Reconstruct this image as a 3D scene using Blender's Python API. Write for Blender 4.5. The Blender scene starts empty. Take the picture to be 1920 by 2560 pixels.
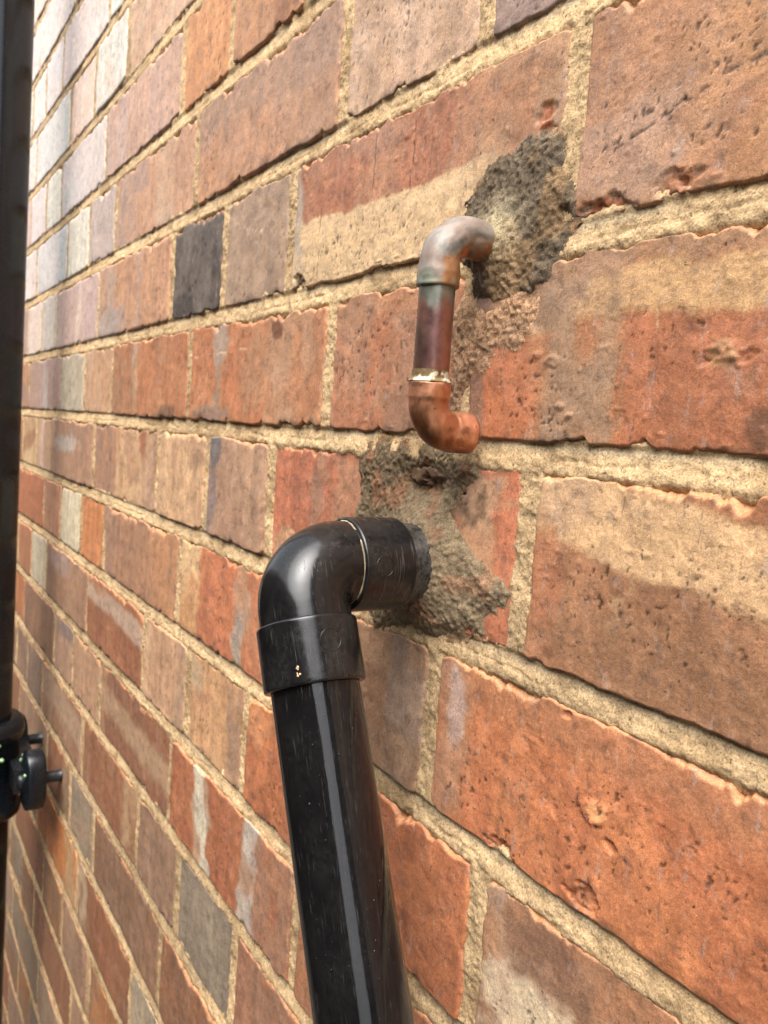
import bpy, math
import numpy as np
from mathutils import Matrix, Vector

# ------------------------------------------------------------------ basics
U = 0.00112                      # one wall unit in metres (a brick course is 75 units = 84 mm)
scene = bpy.context.scene
COL = scene.collection

# ------------------------------------------------------------------ camera
CAM = np.array([0.0, -198.98, 4.38])
RIGHT = np.array([0.53611, 0.84094, 0.07354])
UP = np.array([-0.11760, -0.01186, 0.99299])
FWD = np.array([-0.83591, 0.54100, -0.09254])
FPX = 2050.0                     # focal length for a 1920 pixel wide picture
cam_data = bpy.data.cameras.new("camera")
cam = bpy.data.objects.new("camera", cam_data)
COL.objects.link(cam)
m = Matrix.Identity(4)
for i in range(3):
    m[i][0], m[i][1], m[i][2], m[i][3] = RIGHT[i], UP[i], -FWD[i], CAM[i] * U
cam.matrix_world = m
cam_data.sensor_fit = 'HORIZONTAL'
cam_data.sensor_width = 27.0
cam_data.lens = 27.0 * FPX / 1920.0
cam_data.clip_start = 0.01
cam_data.clip_end = 400.0
cam_data.dof.use_dof = True
cam_data.dof.focus_distance = 270 * U
cam_data.dof.aperture_fstop = 28.0
scene.camera = cam

# ------------------------------------------------------------------ sky and sun (overcast)
SUN_EL, SUN_AZ = 62.0, 140.0     # azimuth clockwise from +Y
world = bpy.data.worlds.new("World")
scene.world = world
world.use_nodes = True
wn = world.node_tree
bg = wn.nodes["Background"]
sky = wn.nodes.new("ShaderNodeTexSky")
sky.sky_type = 'NISHITA'
sky.sun_disc = False
sky.sun_elevation = math.radians(SUN_EL)
sky.sun_rotation = math.radians(SUN_AZ)
sky.air_density = 1.0
sky.dust_density = 6.0
sky.ozone_density = 1.0
hsv = wn.nodes.new("ShaderNodeHueSaturation")      # cloud cover takes the blue out
hsv.inputs["Saturation"].default_value = 0.34
wn.links.new(sky.outputs[0], hsv.inputs["Color"])
wn.links.new(hsv.outputs[0], bg.inputs["Color"])
bg.inputs["Strength"].default_value = 0.15

sun_data = bpy.data.lights.new("sun", 'SUN')
sun_data.energy = 0.85
sun_data.angle = math.radians(60)
sun_data.color = (1.0, 0.98, 0.96)
sun = bpy.data.objects.new("sun", sun_data)
COL.objects.link(sun)
az, el = math.radians(SUN_AZ), math.radians(SUN_EL)
sdir = Vector((math.sin(az) * math.cos(el), math.cos(az) * math.cos(el), math.sin(el)))
sun.rotation_euler = sdir.to_track_quat('Z', 'Y').to_euler()

scene.render.engine = 'CYCLES'
vs = scene.view_settings
vs.view_transform = 'Standard'
vs.look = 'None'
vs.gamma = 1.0
vs.use_curve_mapping = False
vs.exposure = 1.54

# ------------------------------------------------------------------ numeric helpers
_rng = np.random.default_rng(7)
_TAB = _rng.random((256, 256))


def vn(x, y, seed=0):
    """smooth value noise, 0..1"""
    x = np.asarray(x, float) + seed * 17.31
    y = np.asarray(y, float) + seed * 9.77
    xi = np.floor(x).astype(np.int64); yi = np.floor(y).astype(np.int64)
    fx = x - xi; fy = y - yi
    fx = fx * fx * (3 - 2 * fx); fy = fy * fy * (3 - 2 * fy)
    a = _TAB[xi & 255, yi & 255]; b = _TAB[(xi + 1) & 255, yi & 255]
    c = _TAB[xi & 255, (yi + 1) & 255]; d = _TAB[(xi + 1) & 255, (yi + 1) & 255]
    return (a * (1 - fx) + b * fx) * (1 - fy) + (c * (1 - fx) + d * fx) * fy


def fbm(x, y, seed=0, octv=4, gain=0.5):
    """fractal noise centred on 0, about -0.5..0.5"""
    s = 0.0; a = 1.0; t = 0.0; f = 1.0
    for o in range(octv):
        s = s + a * (vn(np.asarray(x) * f, np.asarray(y) * f, seed + o * 3.1) - 0.5)
        t += a; a *= gain; f *= 2.03
    return s / t * 1.4


def lin(c):
    c = np.asarray(c, float) / 255.0
    return np.where(c <= 0.04045, c / 12.92, ((c + 0.055) / 1.055) ** 2.4)


def sstep(a, b, x):
    t = np.clip((x - a) / (b - a + 1e-9), 0, 1)
    return t * t * (3 - 2 * t)


def project(p):
    d = np.asarray(p, float) - CAM
    z = d @ FWD
    return np.stack([960 + FPX * (d @ RIGHT) / z, 1280 - FPX * (d @ UP) / z], -1), z


def wallpt(px, py, y=0.0):
    """point of the plane at depth y that the photograph shows at a pixel"""
    d = FWD + (px - 960) / FPX * RIGHT - (py - 1280) / FPX * UP
    t = (y - CAM[1]) / d[1]
    q = CAM + t * d
    return q[0], q[2]


def make_mesh(name, verts, faces, mat, cols=None, smooth=True):
    me = bpy.data.meshes.new(name)
    verts = np.ascontiguousarray(verts, dtype=np.float32) * U
    faces = np.ascontiguousarray(faces, dtype=np.int32)
    n = len(faces); k = faces.shape[1]
    me.vertices.add(len(verts)); me.vertices.foreach_set("co", verts.ravel())
    me.loops.add(n * k); me.loops.foreach_set("vertex_index", faces.ravel())
    me.polygons.add(n)
    me.polygons.foreach_set("loop_start", np.arange(0, n * k, k, dtype=np.int32))
    me.polygons.foreach_set("loop_total", np.full(n, k, dtype=np.int32))
    me.update(calc_edges=True)
    me.polygons.foreach_set("use_smooth", np.full(n, smooth))
    if cols is not None:
        ca = me.color_attributes.new("Col", 'FLOAT_COLOR', 'POINT')
        c = np.ones((len(verts), 4), np.float32); c[:, :cols.shape[1]] = cols
        ca.data.foreach_set("color", c.ravel())
    me.materials.append(mat)
    me.validate()
    return me


def link(name, me, parent=None, label=None, cat=None, group=None, kind=None):
    o = bpy.data.objects.new(name, me)
    COL.objects.link(o)
    if parent is not None:
        o.parent = parent
    for k, v in (("label", label), ("category", cat), ("group", group), ("kind", kind)):
        if v:
            o[k] = v
    return o


def empty(name, loc, label, cat, group=None):
    o = link(name, None, None, label, cat, group)
    o.location = Vector([c * U for c in loc])
    o.empty_display_size = 0.02
    return o


def grid_faces(nr, nc, wrap=False):
    i = np.arange(nr - 1)[:, None]; 
    j = np.arange(nc if wrap else nc - 1)[None, :]
    j2 = (j + 1) % nc
    a = i * nc + j; b = i * nc + j2; c = (i + 1) * nc + j2; d = (i + 1) * nc + j
    return np.stack([a, b, c, d], -1).reshape(-1, 4)


# ------------------------------------------------------------------ materials
def mat_base(name):
    mt = bpy.data.materials.new(name)
    mt.use_nodes = True
    nt = mt.node_tree
    bs = nt.nodes["Principled BSDF"]
    return mt, nt, bs


def nnode(nt, typ, **kw):
    n = nt.nodes.new(typ)
    for k, v in kw.items():
        if k in n.inputs:
            n.inputs[k].default_value = v
        else:
            setattr(n, k, v)
    return n


def ramp(nt, src, p0, p1, c0=(0, 0, 0, 1), c1=(1, 1, 1, 1)):
    r = nt.nodes.new("ShaderNodeValToRGB")
    r.color_ramp.elements[0].position = p0; r.color_ramp.elements[0].color = c0
    r.color_ramp.elements[1].position = p1; r.color_ramp.elements[1].color = c1
    nt.links.new(src, r.inputs[0])
    return r.outputs[0]


def mix(nt, fac, a, b, blend='MIX'):
    n = nt.nodes.new("ShaderNodeMix")
    n.data_type = 'RGBA'; n.blend_type = blend
    for sock, v in ((n.inputs[0], fac), (n.inputs[6], a), (n.inputs[7], b)):
        if isinstance(v, (int, float)):
            sock.default_value = v
        elif isinstance(v, tuple):
            sock.default_value = v
        else:
            nt.links.new(v, sock)
    return n.outputs[2]


def noise(nt, vec, size_u, detail=4.0, rough=0.55):
    n = nnode(nt, "ShaderNodeTexNoise", Scale=1.0 / (size_u * U), Detail=detail, Roughness=rough)
    nt.links.new(vec, n.inputs["Vector"])
    return n.outputs["Fac"]


def bump(nt, h, strength, dist_u, prev=None):
    b = nt.nodes.new("ShaderNodeBump")
    b.inputs["Strength"].default_value = strength
    b.inputs["Distance"].default_value = dist_u * U
    nt.links.new(h, b.inputs["Height"])
    if prev is not None:
        nt.links.new(prev, b.inputs["Normal"])
    return b.outputs[0]


def brick_material():
    mt, nt, bs = mat_base("fired_brick")
    co = nt.nodes.new("ShaderNodeTexCoord").outputs["Object"]
    col = nt.nodes.new("ShaderNodeVertexColor"); col.layer_name = "Col"
    c = col.outputs["Color"]
    big = noise(nt, co, 9, 6, 0.62)
    c = mix(nt, 1.0, c, ramp(nt, big, 0.28, 0.75, (.74, .74, .76, 1), (1.2, 1.17, 1.12, 1)), 'MULTIPLY')
    fine = noise(nt, co, 1.3, 5, 0.7)
    c = mix(nt, 1.0, c, ramp(nt, fine, 0.3, 0.72, (.74, .73, .72, 1), (1.2, 1.2, 1.19, 1)), 'MULTIPLY')
    # dusty buff bloom in drifts
    blo = noise(nt, co, 17, 7, 0.68)
    c = mix(nt, ramp(nt, blo, 0.56, 0.72, (0, 0, 0, 1), (.38, .38, .38, 1)), c, (0.42, 0.29, 0.19, 1))
    # dark hair creases drawn along the brick when it was moulded
    mp = nnode(nt, "ShaderNodeMapping"); mp.inputs["Scale"].default_value = (1, 1, .22); mp.inputs["Rotation"].default_value = (0, .25, 0)
    nt.links.new(co, mp.inputs["Vector"])
    crs = noise(nt, mp.outputs[0], 3.0, 4, 0.7)
    crf = ramp(nt, crs, 0.30, 0.36, (.5, .5, .5, 1), (0, 0, 0, 1))
    c = mix(nt, crf, c, (0.09, 0.05, 0.035, 1))
    ms = nnode(nt, "ShaderNodeMapping"); ms.inputs["Scale"].default_value = (1, 1, .035)
    nt.links.new(co, ms.inputs["Vector"])
    scr = noise(nt, ms.outputs[0], .7, 3, 0.65)
    smask = noise(nt, co, 14, 3, 0.6)
    sm = nnode(nt, "ShaderNodeMath", operation='MULTIPLY'); nt.links.new(ramp(nt, scr, .58, .72), sm.inputs[0]); nt.links.new(ramp(nt, smask, .42, .66, (0, 0, 0, 1), (.34, .34, .34, 1)), sm.inputs[1])
    c = mix(nt, sm.outputs[0], c, (0.40, 0.26, 0.18, 1))
    sm2 = nnode(nt, "ShaderNodeMath", operation='MULTIPLY'); nt.links.new(ramp(nt, scr, .26, .40, (1, 1, 1, 1), (0, 0, 0, 1)), sm2.inputs[0]); nt.links.new(ramp(nt, smask, .36, .6, (.55, .55, .55, 1), (0, 0, 0, 1)), sm2.inputs[1])
    c = mix(nt, sm2.outputs[0], c, (0.10, 0.06, 0.045, 1))
    # burnt dark specks
    sp = noise(nt, co, 2.1, 3, 0.6)
    spm = noise(nt, co, 26, 2, 0.5)
    spf = nnode(nt, "ShaderNodeMath", operation='MULTIPLY')
    nt.links.new(ramp(nt, sp, 0.64, 0.71), spf.inputs[0])
    nt.links.new(ramp(nt, spm, 0.44, 0.62), spf.inputs[1])
    c = mix(nt, spf.outputs[0], c, (0.05, 0.035, 0.03, 1))
    # soot smudges and grey scuffs with broken edges
    smu = noise(nt, co, 6.5, 9, 0.74)
    c = mix(nt, ramp(nt, smu, .53, .61, (0, 0, 0, 1), (.40, .40, .40, 1)), c, (0.10, 0.065, 0.05, 1))
    md = nnode(nt, "ShaderNodeMapping"); md.inputs["Scale"].default_value = (1, 1, .3); md.inputs["Rotation"].default_value = (0, -.5, 0); md.inputs["Location"].default_value = (3, 1, 7)
    nt.links.new(co, md.inputs["Vector"])
    scu = noise(nt, md.outputs[0], 4.0, 8, 0.72)
    c = mix(nt, ramp(nt, scu, .575, .65, (0, 0, 0, 1), (.42, .42, .42, 1)), c, (0.40, 0.32, 0.27, 1))
    grn = noise(nt, co, .42, 2, 0.5)
    c = mix(nt, 1.0, c, ramp(nt, grn, .32, .68, (.78, .77, .76, 1), (1.18, 1.18, 1.18, 1)), 'MULTIPLY')
    # pale lime flecks
    fl = noise(nt, co, 1.1, 2, 0.5)
    flf = ramp(nt, fl, 0.74, 0.80, (0, 0, 0, 1), (.6, .6, .6, 1))
    c = mix(nt, flf, c, (0.55, 0.46, 0.36, 1))
    nt.links.new(c, bs.inputs["Base Color"])
    nt.links.new(ramp(nt, big, 0.3, 0.7, (.46, .46, .46, 1), (.72, .72, .72, 1)), bs.inputs["Roughness"])
    bs.inputs["Specular IOR Level"].default_value = 0.35
    n1 = bump(nt, noise(nt, co, 3.6, 5, 0.6), 0.26, 0.8)
    n2 = bump(nt, fine, 0.5, 0.4, n1)
    n3 = bump(nt, grn, 0.45, 0.16, n2)
    nt.links.new(n3, bs.inputs["Normal"])
    return mt


def mortar_material(name, contrast=1.0, grain=0.9, peb=.75):
    mt, nt, bs = mat_base(name)
    co = nt.nodes.new("ShaderNodeTexCoord").outputs["Object"]
    col = nt.nodes.new("ShaderNodeVertexColor"); col.layer_name = "Col"
    c = col.outputs["Color"]
    g1 = noise(nt, co, grain, 3, 0.7)
    lo = 1 - 0.42 * contrast; hi = 1 + 0.36 * contrast
    c = mix(nt, 1.0, c, ramp(nt, g1, 0.32, 0.70, (lo, lo, lo, 1), (hi, hi, hi * 0.98, 1)), 'MULTIPLY')
    g2 = noise(nt, co, 7, 4, 0.6)
    c = mix(nt, 1.0, c, ramp(nt, g2, 0.3, 0.7, (.82, .81, .78, 1), (1.13, 1.12, 1.1, 1)), 'MULTIPLY')
    sp = noise(nt, co, 1.4, 2, 0.5)
    c = mix(nt, ramp(nt, sp, 0.63, 0.70, (0, 0, 0, 1), (.8, .8, .8, 1)), c, (0.12, 0.09, 0.055, 1))
    wp = nnode(nt, "ShaderNodeTexVoronoi", Scale=1.0 / (2.4 * U))
    nt.links.new(co, wp.inputs["Vector"])
    c = mix(nt, ramp(nt, wp.outputs["Distance"], 0.10, 0.17, (peb, peb, peb, 1), (0, 0, 0, 1)), c, (0.50, 0.43, 0.31, 1))
    nt.links.new(c, bs.inputs["Base Color"])
    bs.inputs["Roughness"].default_value = 0.92
    bs.inputs["Specular IOR Level"].default_value = 0.15
    n1 = bump(nt, noise(nt, co, 2.2, 5, 0.75), 0.35, 0.6)
    n2 = bump(nt, g1, 0.8, 0.5, n1)
    nt.links.new(n2, bs.inputs["Normal"])
    return mt


M_BRICK = brick_material()
M_MORTAR = mortar_material("sandy_lime_mortar", 1.0, .8, .5)
M_PATCH = mortar_material("grey_repair_mortar", 1.25, 0.6, .25)

# ------------------------------------------------------------------ the brick wall: layout
ODD = [-2120, -1910, -1805, -1700, -1488, -1275, -1170, -1067, -852, -650, -544, -440, -223, -8, 98, 204, 416]
EVEN = [-2078, -1866, -1654, -1548, -1442, -1232, -1022, -901, -789, -577, -369, -260, -47, 165, 271, 380]
SPECIAL = {
    0: [-2078, -1866, -1654, -1548, -1442, -1232, -1022, -901, -789, -577, -369, -258, -47, 165, 271, 380],
    1: [-2120, -1910, -1805, -1700, -1488, -1260, -1155, -1057, -854, -627, -521, -422, -210, 3, 110, 215, 420],
    -1: [-2120, -1910, -1805, -1700, -1488, -1275, -1170, -1063, -851, -640, -531, -430, -215, -2, 105, 210, 416],
    -2: [-2078, -1866, -1654, -1548, -1442, -1310, -1100, -996, -895, -797, -577, -366, -262, -50, 165, 271, 380],
    2: [-2078, -1866, -1654, -1548, -1420, -1207, -1010, -904, -802, -584, -373, -262, -50, 165, 271, 380],
    3: [-2120, -1910, -1805, -1700, -1470, -1260, -1152, -1056, -847, -624, -527, -420, -208, 4, 98, 204, 416],
    -4: [-2078, -1866, -1654, -1548, -1442, -1215, -1005, -904, -788, -574, -365, -262, -50, 165, 271, 380],
}
KMIN, KMAX = -16, 11
_jr = np.random.default_rng(21)
JOINTS = {}
for k in range(KMIN, KMAX + 1):
    if k in SPECIAL:
        JOINTS[k] = np.array(SPECIAL[k], float)
    else:
        base = np.array(EVEN if k % 2 == 0 else ODD, float)
        JOINTS[k] = base + _jr.uniform(-7, 7, len(base))
BEDOFF = {0: 0.4, 1: -0.9, -1: -0.3, -2: 0.3, 2: 0.6}
HB = 5.2      # half a bed joint
HJ = 4.6      # half an upright joint


def bedz(k, x):
    z = 75.0 * k + BEDOFF.get(k, 0.0)
    if k == 0:
        z = z + 1.1 * sstep(-420, -180, np.asarray(x, float))
    return z + 0.9 * (vn(np.asarray(x, float) / 90.0, k * 3.7, 5) - 0.5)


RED, ORG, BRORG = (176, 94, 68), (192, 106, 68), (212, 128, 76)
MAUVE, PINK, TAN = (160, 112, 94), (196, 140, 114), (200, 158, 114)
CREAM, GREY, DGREY = (212, 196, 160), (146, 128, 112), (98, 88, 78)
BROWN, DRED, PALE, SALM = (140, 94, 74), (152, 80, 60), (214, 200, 186), (232, 142, 98)
BLUEG, OLIVE, BLACKISH = (150, 158, 160), (140, 124, 100), (62, 52, 48)
PALEPINK = (222, 196, 178)

# features: ('v',s,halfwidth,colour,soft,amount) upright band; ('h',tL,tR,halfheight,colour,soft,amount) lying band;
# ('b',s,t,rs,rt,colour,amount) blotch; ('p',s,t,rs,rt) dark pits; ('l',s0,t0,s1,t1,width,colour) scratch; ('c',s,t,r,depth) chip
SPEC = {
    (0, -258): dict(base=RED, base2=(186, 98, 66), f=[
        ('h', .74, .77, .105, (206, 150, 106), .05, .95), ('v', .25, .085, (158, 122, 100), .035, .8), ('b', .13, .9, .2, .3, (160, 118, 98), .9),
        ('b', .02, .3, .03, .6, (156, 110, 100), .7), ('p', .14, .25, .10, .25), ('p', .45, .5, .1, .2), ('p', .25, .2, .05, .3),
        ('h', .98, 1.02, .10, (166, 116, 92), .06, .8), ('c', .545, .43, 4.2, -.8), ('c', .57, .45, 2.6, -.6), ('c', .525, .42, 2.6, .9), ('c', .585, .43, 2.2, .9), ('b', .545, .43, .022, .06, (168, 116, 84), .6),
        ('c', .22, .45, 2.2, -.7), ('c', .18, .49, 1.5, -.7), ('c', .25, .2, 1.5, -1), ('c', .27, .13, 1.6, -1), ('l', .42, .93, .43, .55, .5, (205, 170, 125)), ('l', .40, .02, .41, .3, .9, (120, 50, 36)),
        ('b', .62, .12, .03, .1, (96, 60, 48), .7)]),
    (1, -210): dict(base=(184, 112, 86), base2=(192, 122, 88), f=[
        ('v', .12, .12, (176, 118, 98), .08, .7), ('v', .50, .07, (198, 150, 110), .05, .7), ('b', .1, .25, .12, .25, (182, 136, 118), .6),
        ('p', .12, .4, .1, .25), ('p', .25, .2, .1, .1), ('p', .3, .6, .15, .3), ('c', .195, .05, 4.2, 1.5), ('c', .22, .06, 4, 1.2), ('c', .075, .02, 5, 1.6), ('c', .04, .03, 4.5, 1.6), ('b', .06, .03, .04, .06, (170, 84, 52), .9), ('b', .205, .05, .03, .08, (170, 92, 64), .7),
        ('l', .08, .30, .24, .44, .8, (80, 62, 56)), ('l', .26, .46, .42, .52, .9, (80, 62, 56))]),
    (-1, -215): dict(base=(150, 92, 70), base2=(160, 98, 76), f=[
        ('h', .90, .47, .18, (204, 154, 112), .05, 1.0), ('h', 1.16, .80, .11, (152, 84, 60), .05, .9), ('b', .06, .85, .08, .2, (184, 140, 110), .8),
        ('v', .20, .004, (165, 120, 92), .01, .6), ('b', .02, .4, .05, .4, (166, 92, 70), .8), ('p', .3, .5, .3, .3), ('b', .35, .2, .3, .25, (140, 88, 68), .7)]),
    (-2, -262): dict(base=(188, 100, 66), base2=(180, 92, 62), f=[
        ('h', 1.0, .95, .17, (168, 100, 76), .14, .65), ('v', .03, .045, (160, 112, 100), .04, .6), ('b', .06, .75, .03, .25, (182, 160, 148), .6),
        ('p', .12, .35, .1, .3), ('p', .22, .15, .08, .2), ('p', .4, .4, .2, .4), ('p', .6, .4, .3, .3), ('c', .35, .97, 2, 1.4), ('c', .22, .03, 6, 2.4), ('c', .43, .06, 6, 2.4), ('c', .46, .42, 1.6, 1.4), ('c', .43, .55, 3.4, -1.0), ('b', .43, .55, .02, .05, (222, 138, 96), .8)]),
    (-3, -223): dict(base=(146, 96, 78), base2=(160, 96, 74), f=[
        ('b', .12, .38, .14, .34, (196, 172, 136), 1.0), ('b', .26, .2, .15, .25, (184, 158, 124), .9), ('v', .03, .02, (180, 140, 116), .03, .6), ('b', .14, .78, .1, .2, (132, 84, 72), .9), ('p', .15, .3, .12, .2)]),
    (1, -422): dict(base=(172, 96, 76), base2=(178, 110, 90), f=[
        ('h', .20, .13, .30, (212, 172, 124), .018, 1.0), ('v', .012, .02, (168, 158, 140), .02, .8), ('v', .9, .12, (182, 138, 108), .08, .6), ('b', .35, .93, .25, .12, (166, 110, 96), .6),
        ('l', .15, .02, .15, .75, .6, (80, 58, 46)), ('l', .40, .55, .40, .98, .5, (70, 50, 42)), ('l', .55, .5, .56, .98, .6, (64, 46, 40)), ('l', .62, .5, .62, .9, .4, (90, 66, 54)),
        ('p', .2, .2, .2, .2), ('p', .4, .22, .3, .2), ('c', .05, .01, 6, 3), ('b', .05, .02, .03, .05, (120, 92, 70), .8), ('c', .955, .60, 3.2, 1.4), ('c', .965, .50, 3, 1.4), ('b', .955, .60, .022, .1, (170, 84, 54), .95), ('b', .968, .48, .02, .12, (170, 84, 54), .95)]),
    (1, -521): dict(base=(168, 134, 108), base2=(158, 124, 102), f=[
        ('l', .1, .8, .5, .62, .6, (216, 186, 150)), ('l', .5, .62, .85, .55, .6, (216, 186, 150)), ('l', .3, .72, .62, .42, .5, (210, 180, 146)), ('l', .1, .25, .3, .2, .6, (216, 186, 150)), ('p', .9, .3, .1, .3), ('p', .3, .1, .2, .1)]),
    (1, -627): dict(base=(112, 100, 88), base2=(96, 84, 74), f=[('v', .97, .1, (58, 50, 44), .08, .85), ('b', .2, .1, .3, .15, (60, 52, 46), .7), ('p', .7, .5, .3, .5), ('p', .3, .2, .3, .3)]),
    (1, -854): dict(base=(190, 112, 84), base2=(200, 122, 88), f=[('v', .1, .15, (176, 150, 124), .06, .9), ('b', .2, .15, .25, .3, (156, 134, 118), .9), ('v', .62, .025, (158, 140, 124), .03, .7), ('p', .9, .3, .06, .4)]),
    (1, -1057): dict(base=(196, 146, 124), base2=(190, 140, 126), f=[('v', .58, .05, (220, 190, 158), .03, .9), ('v', .85, .12, (172, 134, 122), .04, .7), ('v', .03, .05, (176, 168, 152), .03, .8)]),
    (1, -1155): dict(base=(206, 188, 160), base2=(196, 178, 158), f=[]),
    (1, -1260): dict(base=(214, 194, 168), base2=(220, 186, 160), f=[]),
    (0, -369): dict(base=(182, 102, 78), base2=(176, 112, 94), f=[('h', .95, 1.0, .12, (190, 116, 88), .1, .7), ('b', .7, .15, .3, .18, (150, 96, 82), .6), ('b', .2, .85, .25, .2, (170, 116, 98), .6), ('p', .4, .5, .4, .4)]),
    (0, -577): dict(base=(184, 100, 70), base2=(192, 110, 80), f=[('v', .265, .035, (160, 136, 116), .02, .95), ('b', .27, .8, .06, .25, (166, 140, 120), .8), ('v', .82, .16, (182, 126, 104), .08, .8), ('b', .7, .85, .04, .1, (110, 58, 44), .8), ('p', .68, .8, .06, .18), ('b', .22, .08, .15, .1, (150, 116, 104), .8), ('b', .55, .5, .12, .4, (170, 112, 90), .6),
                                 ('l', .02, .68, .5, .72, .5, (214, 176, 150)), ('l', .12, .72, .13, .4, .5, (206, 168, 144))]),
    (0, -789): dict(base=(182, 98, 66), base2=(188, 106, 74), f=[('v', .36, .035, (182, 160, 134), .02, .95), ('v', .06, .09, (156, 104, 84), .06, .7), ('v', .2, .1, (160, 100, 80), .08, .5), ('v', .68, .03, (150, 100, 82), .04, .5), ('b', .8, .05, .1, .1, (92, 60, 48), .7)]),
    (0, -901): dict(base=(200, 132, 98), base2=(194, 140, 110), f=[]),
    (0, -1022): dict(base=(188, 168, 134), base2=(176, 158, 126), f=[('v', .05, .1, (150, 156, 150), .05, .7)]),
    (0, -1232): dict(base=(178, 132, 116), base2=(170, 124, 112), f=[('v', .55, .06, (186, 178, 160), .03, .9), ('v', .15, .07, (176, 120, 86), .06, .8)]),
    (-1, -430): dict(base=(178, 92, 70), base2=(168, 88, 72), f=[('v', .40, .05, (160, 110, 94), .05, .6), ('v', .27, .015, (150, 106, 94), .02, .6), ('b', .8, .8, .15, .2, (180, 140, 118), .6), ('b', .88, .5, .06, .4, (186, 134, 106), .6), ('b', .1, .1, .08, .2, (196, 140, 114), .7), ('c', .73, .78, 12, 7), ('c', .6, .9, 7, 4), ('b', .73, .78, .15, .36, (92, 64, 46), 1.0)]),
    (-1, -531): dict(base=(172, 124, 102), base2=(162, 114, 96), f=[('v', .06, .1, (118, 108, 104), .06, .85), ('b', .12, .9, .12, .2, (100, 98, 96), .8)]),
    (-1, -640): dict(base=(200, 150, 114), base2=(188, 136, 106), f=[('v', .1, .06, (164, 126, 104), .06, .6), ('b', .85, .8, .2, .25, (156, 112, 92), .6)]),
    (-1, -851): dict(base=(176, 108, 84), base2=(160, 106, 90), f=[('v', .12, .13, (150, 108, 96), .06, .8), ('v', .62, .2, (206, 158, 118), .06, .9), ('b', .83, .8, .1, .26, (160, 88, 66), .95), ('v', .92, .07, (190, 148, 120), .05, .8)]),
    (-1, -1063): dict(base=(158, 108, 92), base2=(168, 112, 92), f=[('b', .4, .6, .3, .16, (170, 156, 140), .9), ('v', .04, .05, (200, 160, 130), .04, .8)]),
    (-1, -1170): dict(base=(190, 136, 110), base2=(180, 130, 106), f=[('v', .4, .1, (206, 184, 160), .06, .8)]),
    (-2, -366): dict(base=(160, 112, 88), base2=(150, 100, 80), f=[('v', .85, .14, (150, 126, 106), .06, .7)]),
    (-2, -577): dict(base=(188, 100, 72), base2=(180, 94, 70), f=[('v', .10, .09, (204, 160, 116), .03, .95), ('v', .55, .035, (158, 142, 124), .02, .95), ('p', .40, .5, .03, .5), ('b', .75, .5, .2, .5, (180, 108, 86), .6)]),
    (-2, -797): dict(base=(168, 108, 90), base2=(158, 104, 86), f=[('v', .85, .15, (192, 118, 86), .06, .8), ('v', .1, .1, (158, 116, 104), .06, .6)]),
    (-2, -895): dict(base=(198, 108, 64), base2=(190, 104, 66), f=[]),
    (-2, -996): dict(base=(196, 180, 146), base2=(206, 190, 156), f=[]),
    (-2, -1100): dict(base=(192, 120, 98), base2=(186, 116, 96), f=[]),
    (-3, -440): dict(base=(186, 98, 66), base2=(170, 88, 62), f=[('b', .06, .85, .12, .2, (204, 120, 84), .7), ('p', .3, .3, .2, .3)]),
    (-3, -544): dict(base=(196, 134, 100), base2=(182, 120, 92), f=[('v', .86, .1, (150, 112, 96), .05, .8), ('b', .1, .75, .18, .2, (184, 156, 118), .8), ('p', .3, .5, .2, .4)]),
    (-3, -650): dict(base=(188, 134, 108), base2=(176, 122, 98), f=[('v', .02, .1, (204, 160, 124), .05, .8), ('v', .9, .08, (160, 130, 106), .06, .8)]),
    (-3, -852): dict(base=(156, 88, 66), base2=(150, 82, 64), f=[('h', .80, .70, .13, (172, 140, 118), .05, .95), ('b', .2, .9, .2, .1, (168, 100, 80), .8)]),
    (-3, -1067): dict(base=(160, 104, 84), base2=(152, 104, 88), f=[('b', .4, .8, .3, .2, (160, 136, 124), .7), ('v', .75, .15, (166, 120, 98), .06, .7)]),
    (-3, -1170): dict(base=(192, 176, 144), base2=(186, 170, 140), f=[]),
    (-3, -1275): dict(base=(178, 104, 80), base2=(170, 98, 76), f=[]),
    (-4, -365): dict(base=(160, 96, 76), base2=(172, 100, 74), f=[('b', .6, .4, .3, .3, (128, 94, 80), .7), ('p', .3, .5, .2, .3)]),
    (-4, -574): dict(base=(172, 92, 66), base2=(164, 84, 60), f=[('v', .31, .065, (196, 184, 156), .015, .95), ('v', .72, .06, (176, 164, 146), .015, .95), ('v', .9, .12, (160, 106, 92), .05, .8), ('p', .5, .5, .1, .4)]),
    (-4, -788): dict(base=(146, 84, 66), base2=(138, 84, 70), f=[('h', .55, .45, .14, (170, 128, 102), .12, .85), ('v', .03, .05, (180, 124, 98), .04, .6)]),
    (-4, -904): dict(base=(178, 126, 102), base2=(170, 118, 96), f=[]),
    (-4, -1005): dict(base=(164, 116, 98), base2=(168, 122, 104), f=[('b', .6, .85, .5, .15, (120, 108, 100), .8)]),
    (-4, -1215): dict(base=(148, 98, 80), base2=(140, 94, 80), f=[]),
    (-5, -442): dict(base=(166, 92, 70), base2=(158, 96, 80), f=[('v', .35, .2, (150, 104, 90), .1, .6)]),
    (-5, -543): dict(base=(140, 124, 102), base2=(132, 116, 96), f=[]),
    (-5, -650): dict(base=(150, 106, 88), base2=(142, 100, 84), f=[]),
    (-5, -852): dict(base=(146, 82, 62), base2=(152, 90, 70), f=[('v', .9, .1, (184, 140, 108), .05, .9), ('v', .05, .08, (160, 112, 90), .06, .7)]),
    (-5, -1067): dict(base=(150, 96, 76), base2=(160, 116, 96), f=[('h', .7, .6, .2, (172, 136, 112), .15, .7)]),
    (-6, -577): dict(base=(146, 86, 66), base2=(136, 84, 68), f=[]),
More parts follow.
